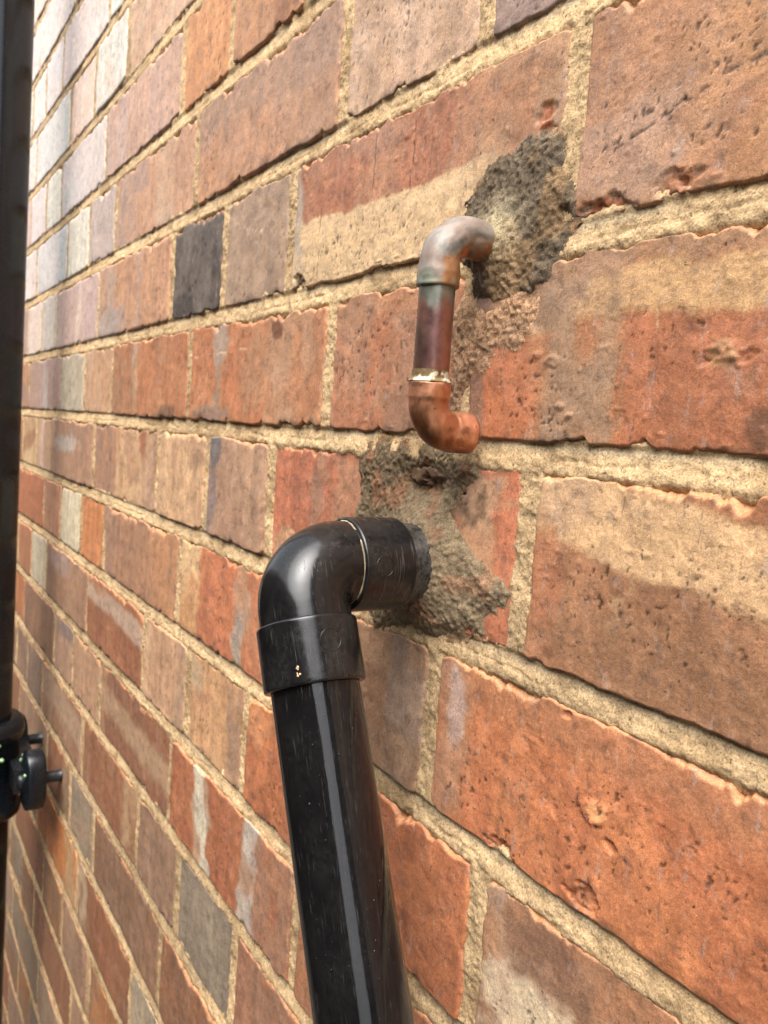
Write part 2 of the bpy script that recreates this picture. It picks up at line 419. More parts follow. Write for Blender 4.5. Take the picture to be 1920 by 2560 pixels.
    (-6, -789): dict(base=(138, 88, 70), base2=(142, 96, 80), f=[('v', .5, .3, (132, 92, 78), .1, .6)]),
    (-7, -650): dict(base=(160, 140, 112), base2=(148, 132, 108), f=[]),
    (-7, -852): dict(base=(148, 82, 60), base2=(140, 84, 66), f=[('v', .08, .12, (188, 162, 128), .03, .9)]),
    (-7, -1067): dict(base=(196, 104, 52), base2=(188, 100, 56), f=[('v', .9, .15, (180, 150, 118), .04, .8)]),
    (2, -584): dict(base=(194, 124, 98), base2=(186, 124, 104), f=[('h', 1.0, .9, .35, (170, 124, 106), .16, .85), ('v', .9, .15, (160, 120, 104), .1, .5), ('p', .1, .4, .08, .4)]),
    (2, -802): dict(base=(188, 118, 92), base2=(196, 124, 96), f=[('v', .12, .16, (166, 134, 116), .05, .9), ('v', .68, .09, (194, 158, 122), .02, .9), ('b', .35, .8, .1, .2, (170, 130, 116), .7)]),
    (2, -904): dict(base=(178, 150, 132), base2=(172, 146, 130), f=[]),
    (2, -1010): dict(base=(214, 202, 170), base2=(204, 192, 164), f=[]),
    (2, -1207): dict(base=(204, 188, 178), base2=(196, 190, 180), f=[('v', .85, .08, (168, 186, 182), .05, .8), ('b', .5, .4, .3, .3, (214, 200, 186), .8)]),
    (2, -1420): dict(base=(212, 190, 172), base2=(210, 180, 160), f=[]),
    (2, -373): dict(base=(200, 160, 132), base2=(194, 148, 120), f=[('p', .5, .5, .5, .5), ('p', .8, .5, .2, .4)]),
    (2, -262): dict(base=(164, 126, 110), base2=(150, 120, 108), f=[('p', .1, .3, .2, .3)]),
    (3, -420): dict(base=(186, 122, 98), base2=(190, 130, 104), f=[]),
    (3, -527): dict(base=(202, 132, 100), base2=(190, 120, 92), f=[('b', .8, .3, .2, .4, (150, 84, 58), .8)]),
    (3, -624): dict(base=(214, 132, 90), base2=(204, 122, 84), f=[('p', .75, .5, .25, .5), ('p', .35, .8, .2, .2), ('p', .8, .3, .2, .3)]),
    (3, -847): dict(base=(194, 130, 102), base2=(186, 130, 108), f=[('v', .14, .17, (178, 150, 132), .06, .9), ('p', .9, .2, .08, .2)]),
    (3, -1056): dict(base=(204, 176, 158), base2=(196, 172, 160), f=[('v', .85, .15, (186, 164, 142), .06, .8), ('b', .2, .3, .25, .3, (198, 190, 180), .7)]),
    (3, -1152): dict(base=(214, 202, 168), base2=(208, 196, 164), f=[]),
    (3, -1260): dict(base=(212, 186, 172), base2=(206, 180, 168), f=[]),
}
PICK_LOW = [BROWN, MAUVE, (150, 88, 68), OLIVE, (176, 96, 58), (132, 104, 88), DRED, (160, 128, 102)]
PICK_MID = [RED, ORG, MAUVE, TAN, PINK, BROWN, DRED]
PICK_TOP_FAR = [(222, 192, 170), (214, 200, 176), (206, 190, 180), (224, 168, 128), (204, 200, 182), (218, 180, 160)]  # pale brick colours that also hold the veiling glare up there
PICK_TOP_NEAR = [(214, 142, 98), (200, 136, 106), (188, 128, 104), (206, 160, 124)]


def brick_spec(k, x0, rs):
    best = None
    for (kk, xx), sp in SPEC.items():
        if kk == k and abs(xx - x0) < 16:
            best = sp
    if best is not None:
        return best
    if k >= 4:
        pal = PICK_TOP_FAR if x0 < -800 else PICK_TOP_NEAR
    elif k <= -5:
        pal = PICK_LOW
    else:
        pal = PICK_MID
    i = int(rs.integers(len(pal))); j = int(rs.integers(len(pal)))
    b = pal[i]; b2 = tuple(np.array(pal[i]) * .6 + np.array(pal[j]) * .4)
    f = []
    if rs.random() < .3:
        c = pal[int(rs.integers(len(pal)))]
        f.append(('v', rs.random(), .05 + .12 * rs.random(), c, .05, .8))
    if rs.random() < .35:
        f.append(('h', rs.random(), rs.random(), .15, pal[j], .1, .7))
    if rs.random() < .5:
        f.append(('p', rs.random(), rs.random(), .3, .4))
    return dict(base=b, base2=b2, f=f)


def axis(a, b, step, edge=(0, .45, 1.0, 1.7, 2.6)):
    L = b - a
    n = max(2, int(round((L - 2 * edge[-1]) / step)))
    mid = np.linspace(edge[-1], L - edge[-1], n + 1)
    e = np.array(edge[:-1])
    return a + np.concatenate([e, mid, L - e[::-1]])


def build_brick(k, x0, x1, res, ragged=1.0):
    seed = (k + 40) * 53 + abs(int(x0)) * 0.37
    rs = np.random.default_rng(int(abs(seed) * 10) + 3)
    sp = brick_spec(k, x0, rs)
    xa, xb = x0 + HJ, x1 - HJ
    dx = max(res, res * 1.3 if res > 1.2 else res)
    edge = (0, .45, 1.0, 1.7, 2.6) if res < 1.8 else (0, .8, 2.4)
    X1 = axis(xa, xb, dx, edge)
    tz = axis(0, 65.0, res, edge if res > 1.0 else (0, .3, .6, .95, 1.3, 1.7, 2.1, 2.6, 3.1, 3.6, 4.2, 4.8)) / 65.0
    S, T = np.meshgrid(X1, tz)
    s = (S - xa) / (xb - xa)
    # ragged outline
    e1 = fbm(X1 / 16, np.full_like(X1, k * 7.1), 1, 5, .62)
    e2 = fbm(X1 / 16, np.full_like(X1, k * 7.1 + 3), 2, 5, .62)
    bite = sstep(.62, .80, vn(X1 / 10.0, k * 2.3, 4)) * (.6 + 1.6 * vn(X1 / 3.0, k, 6))
    jag = np.abs(fbm(X1 / 8.0, np.full_like(X1, k * 5.3 + seed), 14, 5, .62)) * 1.9
    cw = (.5 + (.4 + .7 * rs.random()) * (5.2 * sstep(.40, .72, vn(X1 / 17.0, k * 3.3 + seed, 13)) * (.30 + jag))) * ragged
    bite2 = sstep(.66, .86, vn(X1 / 9.0, k * 2.3, 8)) * (1.0 + 2.0 * vn(X1 / 2.5, k, 9))
    top = bedz(k + 1, X1) - HB + (e1 * 2.6 - bite) * ragged
    bot = bedz(k, X1) + HB + (e2 * 1.9 + bite2) * ragged
    corner = 2.2 * (np.exp(-(X1 - xa) / 2.0) + np.exp(-(xb - X1) / 2.0)) * ragged
    top = top - corner * (.5 + rs.random()); bot = bot + corner * (.4 + rs.random())
    Z = bot[None, :] + T * (top - bot)[None, :]
    zz = tz * 65
    eL = (fbm(zz / 13, np.full_like(zz, seed), 11, 4, .6) * 2.4)[:, None] * ragged
    eR = (fbm(zz / 13, np.full_like(zz, seed), 12, 4, .6) * 2.4)[:, None] * ragged
    X = S + eL * (1 - s) + eR * s
    dl = (X - (xa + eL)); dr = ((xb + eR) - X)
    db = Z - bot[None, :]; dt = top[None, :] - Z
    # relief of the face (positive = out of the wall)
    ox = seed * 1.7
    H = 1.5 * fbm(X / 55 + ox, Z / 55, 21, 3) + 0.75 * fbm(X / 14 + ox, Z / 14, 22, 4)
    if res < 2.0:
        H = H + 0.30 * fbm(X / 4.5 + ox, Z / 4.5, 23, 4, .6)
        gr = vn(X / 2.4 + ox, Z / 2.4, 24)
        H = H + 0.5 * sstep(.82, .97, gr) * vn(X / 25, Z / 25, 25)
    H = H + rs.uniform(-.7, .9)
    rr = 1.2 + 2.0 * vn(X / 7, Z / 7, 27)
    for d, sc in ((dl, .75), (dr, .75), (db, .40), (dt, .35)):
        q = np.clip(1 - d / (rr * sc), 0, 1)
        H = H - 1.5 * sc * q ** 2
    cham = np.clip(cw[None, :] + 1.2 * fbm(X / 4.2, Z / 4.2, 28, 5, .66) - dt, 0, 9)
    H = H - cham * (.75 + .5 * vn(X / 4, Z / 4, 29))
    # colour
    b1, b2 = lin(sp['base']), lin(sp['base2'])
    w = sstep(.3, .7, vn(X / 22 + ox, Z / 30, 31) * .6 + vn(X / 7, Z / 9, 32) * .4)[..., None]
    C = b1 * (1 - w) + b2 * w
    streak = fbm(X / 6 + ox, Z / 60, 33, 4)[..., None]
    C = C * (1 + .35 * streak)
    L = xb - xa
    wx = fbm(X / 20 + ox, Z / 16, 34, 4)
    wz = fbm(X / 24 + ox, Z / 14, 35, 4)
    pit = np.zeros_like(X)
    for f in sp['f']:
        t0 = f[0]
        if t0 == 'v':
            _, c, hw, col, soft, am = f
            d = np.abs(s - c + wx * .07 + .03 * fbm(X / 5 + ox, Z / 12, 47, 3))
            a = sstep(hw + soft, hw - soft * .4, d) * am * (1.0 if x0 > -620 else .75) * (.35 + .65 * sstep(.25, .55, vn(X / 12 + ox, Z / 22, 48)))
        elif t0 == 'h':
            _, tl, tr, hh, col, soft, am = f
            d = np.abs(T - (tl + (tr - tl) * s) + wz * .10)
            a = sstep(hh + soft, hh - soft * .4, d) * am
        elif t0 == 'b':
            _, cs, ct, rx, rt, col, am = f
            d = np.sqrt(((s - cs) / rx) ** 2 + ((T - ct) / rt) ** 2) + fbm(X / 9 + ox, Z / 9, 36, 4) * .9
            a = sstep(1.15, .7, d) * am
        elif t0 == 'l':
            _, s0, q0, s1, q1, wd, col = f
            px, pz = (s - s0) * L, (T - q0) * 65
            vx, vz = (s1 - s0) * L, (q1 - q0) * 65
            t = np.clip((px * vx + pz * vz) / (vx * vx + vz * vz), 0, 1)
            d = np.hypot(px - t * vx + wx * 1.2, pz - t * vz + wz * 1.2)
            a = sstep(wd, wd * .3, d) * .8 * sstep(.25, .45, vn(X / 3, Z / 3, 41))
            H = H - a * .25
        elif t0 == 'p':
            _, cs, ct, rx, rt = f
            reg = sstep(1.2, .3, np.sqrt(((s - cs) / rx) ** 2 + ((T - ct) / rt) ** 2))
            n = vn(X / 1.7 + ox, Z / 2.3, 37) * .62 + vn(X / 1.0, Z / 1.0, 38) * .38
            pit = np.maximum(pit, sstep(.02, .35, reg) * sstep(.735, .79, n + .10 * (vn(X / 9 + ox, Z / 9, 46) - .5) + .06 * (reg - 1)))
            continue
        elif t0 == 'c':
            _, cs, ct, r, dep = f
            d = np.hypot((s - cs) * L / 1.5, (T - ct) * 65) / r + fbm(X / 8 + cs * 31, Z / 5, 39, 5, .6) * 1.5
            a = sstep(1.0, .72, d)
            H = H - .65 * dep * a * (.55 + .9 * vn(X / 1.8, Z / 1.3, 40))
            continue
        C = C * (1 - a[..., None]) + lin(col) * a[..., None]
    H = H - .3 * pit
    C = C * (1 - .68 * pit[..., None])
    # bare fired clay shows along the broken arrises
    raw = sstep(.05, .45, cham) * (.62 + .38 * vn(X / 8, Z / 8, 43))
    rawb = .12 * sstep(1.0, .2, np.minimum(dl, dr))
    a = np.clip(raw * .9 + rawb, 0, 1)[..., None]
    C = C * (1 - a) + (lin(SALM) * .72 + .12 * C) * a
    # broken darkening along the lower arris
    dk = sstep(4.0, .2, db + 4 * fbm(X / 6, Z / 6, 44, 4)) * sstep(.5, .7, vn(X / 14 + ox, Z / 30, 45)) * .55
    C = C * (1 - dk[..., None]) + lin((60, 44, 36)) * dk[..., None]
    pale = .27 * sstep(-640, -1120, x0) * sstep(-1.5, 3.0, float(k))  # lifts upper far-left bricks: pale brick plus lens glare put into the colour
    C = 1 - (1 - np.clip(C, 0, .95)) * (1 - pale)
    C = C * (1.30 if k <= -1 else 1.10)
    C = C * .84 + .16 * (C @ np.array([.3, .55, .15]))[..., None]
    rw = sstep(.24, .64, (C[..., :1] - C[..., 1:2]) / C[..., :1])
    C = C * (1 - rw + rw * np.array([.95, 1.17, .90]))
    nr, nc = X.shape
    V = np.stack([X, -H, Z], -1).reshape(-1, 3)
    F = grid_faces(nr, nc)
    # return faces into the wall
    idx = np.arange(nr * nc).reshape(nr, nc)
    ring = np.concatenate([idx[0, :], idx[1:, -1], idx[-1, -2::-1], idx[-2:0:-1, 0]])
    back = V[ring].copy(); back[:, 1] = 11.0
    nb = len(V) + np.arange(len(ring))
    r2 = np.roll(ring, -1); n2 = np.roll(nb, -1)
    F2 = np.stack([ring, nb, n2, r2], -1)
    V = np.concatenate([V, back]); F = np.concatenate([F, F2])
    Cc = C.reshape(-1, 3); Cc = np.concatenate([Cc, Cc[ring]])
    return V, F, np.clip(Cc, .004, .95)


wall = empty("brick_wall", (-640, 0, -1294), "weathered red and buff brick wall with sandy mortar joints filling the picture", "wall")


def local(V, loc):
    return V - np.array(loc)[None, :]


WALL_LOC = (-640, 0, -1294)
spare = []
n_in = 0
for k in range(KMAX, KMIN - 1, -1):
    J = JOINTS[k]
    for x0, x1 in zip(J[:-1], J[1:]):
        xs = np.linspace(x0, x1, 5)
        pts = np.array([[x, 0, z] for x in xs for z in (75 * k, 75 * k + 37, 75 * k + 75)])
        uv, dep = project(pts)
        ok = (dep > 60) & (uv[:, 0] > -10) & (uv[:, 0] < 1930) & (uv[:, 1] > -10) & (uv[:, 1] < 2570)
        seen = ok.any()
        d = max(150, dep[ok].min()) if seen else 0
        if seen:
            res = float(np.clip(d * 2.5 / FPX * 2.4, .62, 4.0))
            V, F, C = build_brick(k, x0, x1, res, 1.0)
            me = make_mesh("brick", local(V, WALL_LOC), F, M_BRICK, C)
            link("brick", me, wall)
            n_in += 1
        else:
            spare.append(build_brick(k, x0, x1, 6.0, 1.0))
vo = 0; VV = []; FF = []; CC = []
for V, F, C in spare:
    VV.append(V); FF.append(F + vo); CC.append(C); vo += len(V)
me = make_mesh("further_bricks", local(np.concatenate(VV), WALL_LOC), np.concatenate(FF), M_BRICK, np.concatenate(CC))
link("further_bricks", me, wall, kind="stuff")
print("bricks in view", n_in)


# ------------------------------------------------------------------ mortar between the bricks
def spaced(a, b, near, fn):
    out = [b]; x = b
    while x > a:
        x -= fn(x); out.append(x)
    return np.array(out[::-1])


MX = spaced(-1930, 380, 0, lambda x: .75 if -480 < x < -90 else (1.3 if -700 < x < -90 else (2.6 if x < -90 else 4.0)))
MZ = spaced(75 * KMIN, 75 * (KMAX + 1), 0, lambda z: .75 if -240 < z < 190 else (1.2 if -420 < z < 320 else 2.2))


def build_mortar():
    nx, nz = len(MX), len(MZ)
    X, Z = np.meshgrid(MX, MZ)
    X = X.astype(np.float32); Z = Z.astype(np.float32)
    qx = np.full(X.shape, 1e3, np.float32)
    for k in range(KMIN, KMAX + 1):
        rows = np.where((MZ >= 75 * k) & (MZ < 75 * k + 75))[0]
        if len(rows) == 0:
            continue
        d = np.abs(MX[:, None] - JOINTS[k][None, :]).min(1) - HJ
        qx[rows, :] = d[None, :]
    kb = np.round(MZ / 75.0).astype(int)
    zb = np.zeros(X.shape, np.float32)
    for k in np.unique(kb):
        r = np.where(kb == k)[0]
        zb[r, :] = bedz(int(k), MX)[None, :]
    v = Z - zb                       # height above the middle of the bed
    qz = np.abs(v) - HB
    inside = np.minimum(qx, qz)      # >0 : behind a brick
    keep = inside < 5.0
    n1 = fbm(X / 17, Z / 17, 51, 3); n2 = fbm(X / 5, Z / 5, 52, 4, .6); n3 = fbm(X / 1.6, Z / 1.6, 53, 3, .65)
    w = np.clip(v / HB, -1.2, 1.2)
    bed = .8 + 1.0 * w + 1.7 * np.clip(w - .62, 0, 1) * 2      # struck back under the brick above
    perp = .35 + 0 * w
    m = sstep(-2.5, 1.5, qz)          # 0 in the bed, 1 in the upright joint
    Y = bed * (1 - m) + perp * m
    rough = 1.0 - .62 * sstep(.0, .6, w) * (1 - m) * sstep(.35, .55, vn(X / 40, Z / 40, 54))
    Y = Y - 1.1 * n1 - (1.25 * n2 + .8 * n3) * rough
    groove = np.exp(-((w + .22 + .5 * n1) / .09) ** 2) * sstep(.55, .7, vn(X / 30, Z / 75, 55)) * (1 - m)
    Y = Y + .55 * groove
    over = np.clip(inside, 0, 9)
    Y = Y + over * (.62 - .95 * vn(X / 8, Z / 8, 56) - .35 * n3) + .28 * over ** 1.5
    base = lin((202, 172, 132)); grey = lin((178, 162, 134)); dark = lin((144, 116, 82))
    g = (sstep(.1, .8, w) * (1 - m) * sstep(.3, .55, vn(X / 40, Z / 40, 54)))[..., None] * .8
    C = base * (1 - g) + grey * g
    dd = sstep(.50, .8, vn(X / 14, Z / 14, 57) * .6 + vn(X / 60, Z / 40, 58) * .4)[..., None] * .55
    C = C * (1 - dd) + dark * dd
    C = C * (1 + .35 * n2[..., None]) * (1 + .45 * fbm(X / 130, Z / 45, 59, 4)[..., None])
    kc = keep[:-1, :-1] & keep[1:, :-1] & keep[:-1, 1:] & keep[1:, 1:]
    F = grid_faces(nz, nx)[kc.ravel()]
    used = np.unique(F)
    remap = np.full(nx * nz, -1, np.int64); remap[used] = np.arange(len(used))
    V = np.stack([X, Y, Z], -1).reshape(-1, 3)[used]
    return V, remap[F], C.reshape(-1, 3)[used]


V, F, C = build_mortar()
me = make_mesh("mortar", local(V, WALL_LOC), F, M_MORTAR, np.clip(C, .01, .9))
link("mortar", me, wall)
print("mortar faces", len(F))


# ------------------------------------------------------------------ repair mortar round the two pipes
def poly_sdf(P, X, Z):
    """signed distance to a polygon, negative inside"""
    P = np.array(P, float); n = len(P)
    d = np.full(X.shape, 1e9); ins = np.zeros(X.shape, bool)
    for i in range(n):
        a, b = P[i], P[(i + 1) % n]
        ex, ez = b - a
        wx, wz = X - a[0], Z - a[1]
        t = np.clip((wx * ex + wz * ez) / (ex * ex + ez * ez), 0, 1)
        d = np.minimum(d, np.hypot(wx - t * ex, wz - t * ez))
        c = ((a[1] <= Z) & (b[1] > Z)) | ((b[1] <= Z) & (a[1] > Z))
        xi = a[0] + (Z - a[1]) / (ez if abs(ez) > 1e-9 else 1e-9) * ex
        ins ^= c & (X < xi)
    return np.where(ins, -d, d)


def patch(name, pix, origin, scale, hfun, cfun, label, ragged=3.2, res=.62, grow=4.0):
    pts = [wallpt(origin[0] + px / scale, origin[1] + py / scale) for px, py in pix]
    P = np.array(pts)
    xs = np.arange(P[:, 0].min() - 5, P[:, 0].max() + 5, res); zs = np.arange(P[:, 1].min() - 5, P[:, 1].max() + 5, res)
    X, Z = np.meshgrid(xs, zs)
    sd = poly_sdf(P, X, Z) - grow + ragged * (fbm(X / 8, Z / 8, 61, 6, .68) * 2)
    keep = sd < 0.4
    n2 = fbm(X / 7, Z / 7, 62, 4, .6); n3 = fbm(X / 1.5, Z / 1.5, 63, 3, .7)
    rim = sstep(0.4, -9.0, sd)
    H = -1.2 + rim * (1.7 + hfun(X, Z, sd)) + (1.3 * n2 + 1.5 * n3) * (.5 + .5 * rim)
    C = cfun(X, Z, sd, n2, n3)
    kc = keep[:-1, :-1] & keep[1:, :-1] & keep[:-1, 1:] & keep[1:, 1:]
    F = grid_faces(len(zs), len(xs))[kc.ravel()]
    used = np.unique(F)
    remap = np.full(X.size, -1, np.int64); remap[used] = np.arange(len(used))
    V = np.stack([X, -H, Z], -1).reshape(-1, 3)[used]
    me = make_mesh(name, local(V, WALL_LOC), remap[F], M_PATCH, np.clip(C.reshape(-1, 3)[used], .01, .9))
    return link(name, me, wall, label)


CG, CT, CR, CD = lin((110, 96, 80)), lin((190, 152, 108)), lin((160, 84, 56)), lin((82, 66, 48))
COPX, COPZ = -246.0, 78.5
BLKX, BLKZ = -275.0, -47.0


def h_cop(X, Z, sd):
    d = np.hypot(X - COPX, Z - COPZ)
    return 5.0 * np.exp(-(d / 12.0) ** 2) + 1.2 * sstep(0, -12, sd)


def c_cop(X, Z, sd, n2, n3):
    a = sstep(.46, .62, vn(X / 12, Z / 12, 64) + .25 * sstep(-250, -215, X) * sstep(95, 120, Z))[..., None]
    C = CG * (1 - .38 * a) + CT * .38 * a
    e = sstep(-3.0, 0, sd)[..., None] * .6
    C = C * (1 - e) + CT * e * .8 + CR * e * .2
    d = sstep(.55, .75, vn(X / 8 + 3, Z / 8, 65))[..., None] * .4
    C = C * (1 - d) + CD * d
    pl = (np.exp(-(np.hypot(X - COPX - 6, Z - COPZ - 4) / 9.0) ** 2) * .75)[..., None]
    return (C * (1 - pl) + lin((182, 170, 138)) * pl) * (1 + .8 * n3[..., None])


patch("mortar_patch", [(200, 1050), (240, 860), (330, 690), (480, 520), (620, 350), (760, 245), (930, 150), (1080, 90), (1200, 30), (1290, 60), (1300, 240),
                       (1280, 440), (1320, 640), (1400, 720), (1490, 830), (1400, 930), (1290, 990), (1270, 1230), (1220, 1420), (1180, 1600), (1040, 1760), (1010, 1900), (900, 1900),
                       (800, 1830), (640, 1860), (540, 1935), (380, 1935), (345, 1800), (335, 1540), (230, 1420), (140, 1200)],
      (1100, 300), 4.1475, h_cop, c_cop, "rough grey repair mortar packed round the copper pipe where it leaves the wall")


def c_pink(X, Z, sd, n2, n3):
    C = lin((184, 146, 114)) * np.ones(X.shape + (1,))
    a = sstep(.4, .65, vn(X / 9, Z / 9, 66))[..., None] * .5
    return (C * (1 - a) + lin((150, 122, 98)) * a) * (1 + .8 * n3[..., None])


patch("mortar_patch", [(290, 250), (340, 180), (480, 215), (600, 100), (690, 0), (700, 160), (640, 330), (590, 420), (480, 520), (390, 510), (340, 600), (330, 700), (285, 690), (280, 480)],
      (960, 640), 1.728, lambda X, Z, sd: 0.4 * sstep(0, -8, sd), c_pink, "pinkish sandy render smear running down beside the copper pipe", 1.6)


def h_blk(X, Z, sd):
    d = np.hypot(X - BLKX, (Z - BLKZ))
    hollow = np.exp(-(((X + 277) / 17) ** 2 + ((Z + 14) / 8) ** 2))
    return 6.5 * np.exp(-(np.clip(d - 12, 0, 99) / 11.0) ** 2) + 1.4 * sstep(0, -12, sd) - 6.5 * hollow


def c_blk(X, Z, sd, n2, n3):
    C = lin((132, 115, 92)) * np.ones(X.shape + (1,))
    up = sstep(-40, -12, Z + .5 * (X + 280) * 0)[..., None] * sstep(-262, -285, X)[..., None]
    C = C * (1 - .62 * up) + CD * .62 * up
    rd = sstep(.70, .8, vn(X / 9 + 7, Z / 9, 67))[..., None] * .22
    C = C * (1 - rd) + CR * rd
    e = sstep(-3.0, 0, sd)[..., None] * .5
    C = C * (1 - e) + CT * e * .7 + CR * .3 * e
    return C * (1 + .8 * n3[..., None])


patch("mortar_patch", [(120, 330), (190, 220), (330, 170), (500, 190), (560, 220), (720, 205), (940, 240), (1060, 330), (1090, 420), (930, 520), (900, 640), (905, 780), (960, 930), (1030, 1020), (1120, 1120),
                       (1180, 1240), (1290, 1330), (1340, 1420), (1250, 1540), (1140, 1600), (1120, 1720), (980, 1735), (620, 1740), (560, 1640), (400, 1720), (250, 1700), (220, 1560), (100, 1300), (90, 900), (140, 600)],
      (860, 1060), 3.318, h_blk, c_blk, "rough brown grey mortar packed round the black pipe in the wall")


# ------------------------------------------------------------------ swept tubes
def frames(path):
    path = np.asarray(path, float)
    t = np.gradient(path, axis=0); t /= np.linalg.norm(t, axis=1)[:, None]
    ref = np.array([0.3, 0.9, 0.2]); n = ref - t[0] * (ref @ t[0]); n /= np.linalg.norm(n)
    N = []
    for i in range(len(path)):
        n = n - t[i] * (n @ t[i]); n = n / np.linalg.norm(n); N.append(n.copy())
    N = np.array(N); B = np.cross(t, N)
    return t, N, B


def tube(name, path, rad, mat, loc, parent, seg=56, cfun=None, wob=0.0, label=None, seed=0):
    path = np.asarray(path, float); rad = np.asarray(rad, float)
    t, N, B = frames(path)
    a = np.linspace(0, 2 * np.pi, seg, endpoint=False)
    ring = N[:, None, :] * np.cos(a)[None, :, None] + B[:, None, :] * np.sin(a)[None, :, None]
    r = rad[:, None] * np.ones(seg)[None, :]
    if wob:
        al = np.concatenate([[0], np.cumsum(np.linalg.norm(np.diff(path, axis=0), axis=1))])[:, None]
        r = r + wob * fbm(al / 6 + 0 * a, np.cos(a)[None, :] * 2 + seed + np.sin(a)[None, :] * 1.3, 71 + seed, 4)
    V = path[:, None, :] + ring * r[..., None]
    F = grid_faces(len(path), seg, True)
    V = V.reshape(-1, 3)
    C = None
    if cfun is not None:
        C = cfun(V, ring.reshape(-1, 3), np.repeat(np.linspace(0, 1, len(path)), seg))
    me = make_mesh(name, local(V, loc), F, mat, C)
    return link(name, me, parent, label)


def arc(p, d1, d2, r, n):
    """bend from direction d1 to d2 round the corner p"""
    d1 = np.array(d1, float); d2 = np.array(d2, float)
    ang = math.acos(np.clip(d1 @ d2, -1, 1)); tl = r * math.tan(ang / 2)
    a = np.array(p) - d1 * tl
    nrm = d2 - d1 * (d1 @ d2); nrm /= np.linalg.norm(nrm)
    c = a + nrm * r
    th = np.linspace(0, ang, n)
    return c[None, :] - nrm[None, :] * r * np.cos(th)[:, None] + d1[None, :] * r * np.sin(th)[:, None], tl


def seglin(a, b, n):
    return np.array(a)[None, :] + (np.array(b) - np.array(a))[None, :] * np.linspace(0, 1, n)[:, None]


# ------------------------------------------------------------------ copper pipe
def metal_material(name, metallic, rough0, rough1, bumpy=.25):
    mt, nt, bs = mat_base(name)
    co = nt.nodes.new("ShaderNodeTexCoord").outputs["Object"]
    col = nt.nodes.new("ShaderNodeVertexColor"); col.layer_name = "Col"
    big = noise(nt, co, 6, 5, .6)
    fine = noise(nt, co, 1.2, 4, .6)
    c = mix(nt, 1.0, col.outputs[0], ramp(nt, big, .3, .72, (.70, .68, .66, 1), (1.22, 1.2, 1.18, 1)), 'MULTIPLY')
    sp = noise(nt, co, 1.5, 2, .5)
    c = mix(nt, ramp(nt, sp, .70, .75, (0, 0, 0, 1), (.8, .8, .8, 1)), c, (.05, .04, .03, 1))
    nt.links.new(c, bs.inputs["Base Color"])
    bs.inputs["Metallic"].default_value = metallic
    nt.links.new(ramp(nt, big, .3, .7, (rough0,) * 3 + (1,), (rough1,) * 3 + (1,)), bs.inputs["Roughness"])
    nt.links.new(bump(nt, fine, bumpy, .25), bs.inputs["Normal"])
    return mt


M_CU_OLD = metal_material("patinated_copper", .25, .36, .62, .35)
M_CU_PIPE = metal_material("tarnished_copper", .75, .30, .48, .2)
M_CU_NEW = metal_material("clean_copper", .72, .30, .46, .25)
M_SOLDER = metal_material("flux_and_solder", .15, .4, .7, .6)

CU_LOC = (COPX, -24, COPZ)
cu = empty("copper_pipe", CU_LOC, "short copper pipe with two elbows bending out of the wall and back", "pipe")
RP = 6.6
pc = np.array([COPX, -24.0, 0.0])
zt, zbm = 78.5, 7.5


def c_old(V, Nr, al):
    n = fbm(V[:, 0] / 5 + V[:, 1] / 7, V[:, 2] / 6, 81, 4)
    C = lin((146, 142, 134)) * np.ones((len(V), 1))
    n = n + .8 * fbm(V[:, 0] / 2.2 + V[:, 1] / 2.6, V[:, 2] / 2.4, 88, 4)
    w = sstep(-.12, .25, n + .12 * Nr[:, 0])[:, None]
    C = C * (1 - .35 * sstep(.02, .25, -n)[:, None])
    C = C * (1 - .6 * w) + lin((132, 106, 92)) * .6 * w
    gr = (.7 * sstep(68, 61, V[:, 2] + 9 * n))[:, None]
    C = C * (1 - gr) + lin((122, 130, 112)) * gr
    st = sstep(-.1, .25, fbm(V[:, 1] / 4, V[:, 2] / 4, 82, 4) + .55 * Nr[:, 1] + .25 * Nr[:, 0] - .35 * Nr[:, 2] - .25 - .02 * (V[:, 2] - 70))[:, None]
    C = C * (1 - .85 * st) + lin((150, 100, 54)) * .85 * st
    st2 = sstep(.18, .3, fbm(V[:, 1] / 3, V[:, 2] / 3, 83, 3) + .3 * Nr[:, 1] - .12)[:, None] * st
    return C * (1 - st2) + lin((196, 118, 84)) * st2


ar, tl = arc((COPX, -24, zt), (0, -1, 0), (0, 0, -1), 11.5, 22)
p_up = np.concatenate([seglin((COPX, 4, zt), (COPX, -24 + tl + .4, zt), 12), ar[1:-1], seglin((COPX, -24, zt - tl), (COPX, -24, 59.0), 12)])
nup = len(p_up)
r_up = np.full(nup, 7.3)
yy = p_up
r_up[:4] = 7.6
r_up[-10:] = 7.9
r_up = np.convolve(np.pad(r_up, 2, mode='edge'), np.ones(5) / 5, 'valid')
p_up = np.concatenate([p_up, p_up[-1:] + [[0, 0, -.25]], p_up[-1:] + [[0, 0, -.3]]])
r_up = np.concatenate([r_up, [7.6], [6.4]])
tube("elbow_fitting", p_up, r_up, M_CU_OLD, CU_LOC, cu, 72, c_old, .85, "grey patinated upper elbow with orange stains", 1)


def c_pipe(V, Nr, al):
    n = fbm(V[:, 0] / 8 + V[:, 1] / 6, V[:, 2] / 16, 84, 4)
    C = lin((150, 104, 88)) * np.ones((len(V), 1))
    w = sstep(-.15, .2, n)[:, None]
    C = C * (1 - w) + lin((120, 88, 84)) * w
    top = sstep(50, 57, V[:, 2] + 10 * n)[:, None]
    C = C * (1 - .8 * top) + lin((140, 150, 138)) * .8 * top
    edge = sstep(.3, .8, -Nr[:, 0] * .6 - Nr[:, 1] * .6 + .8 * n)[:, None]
    return C * (1 - .35 * edge) + lin((120, 104, 70)) * .35 * edge


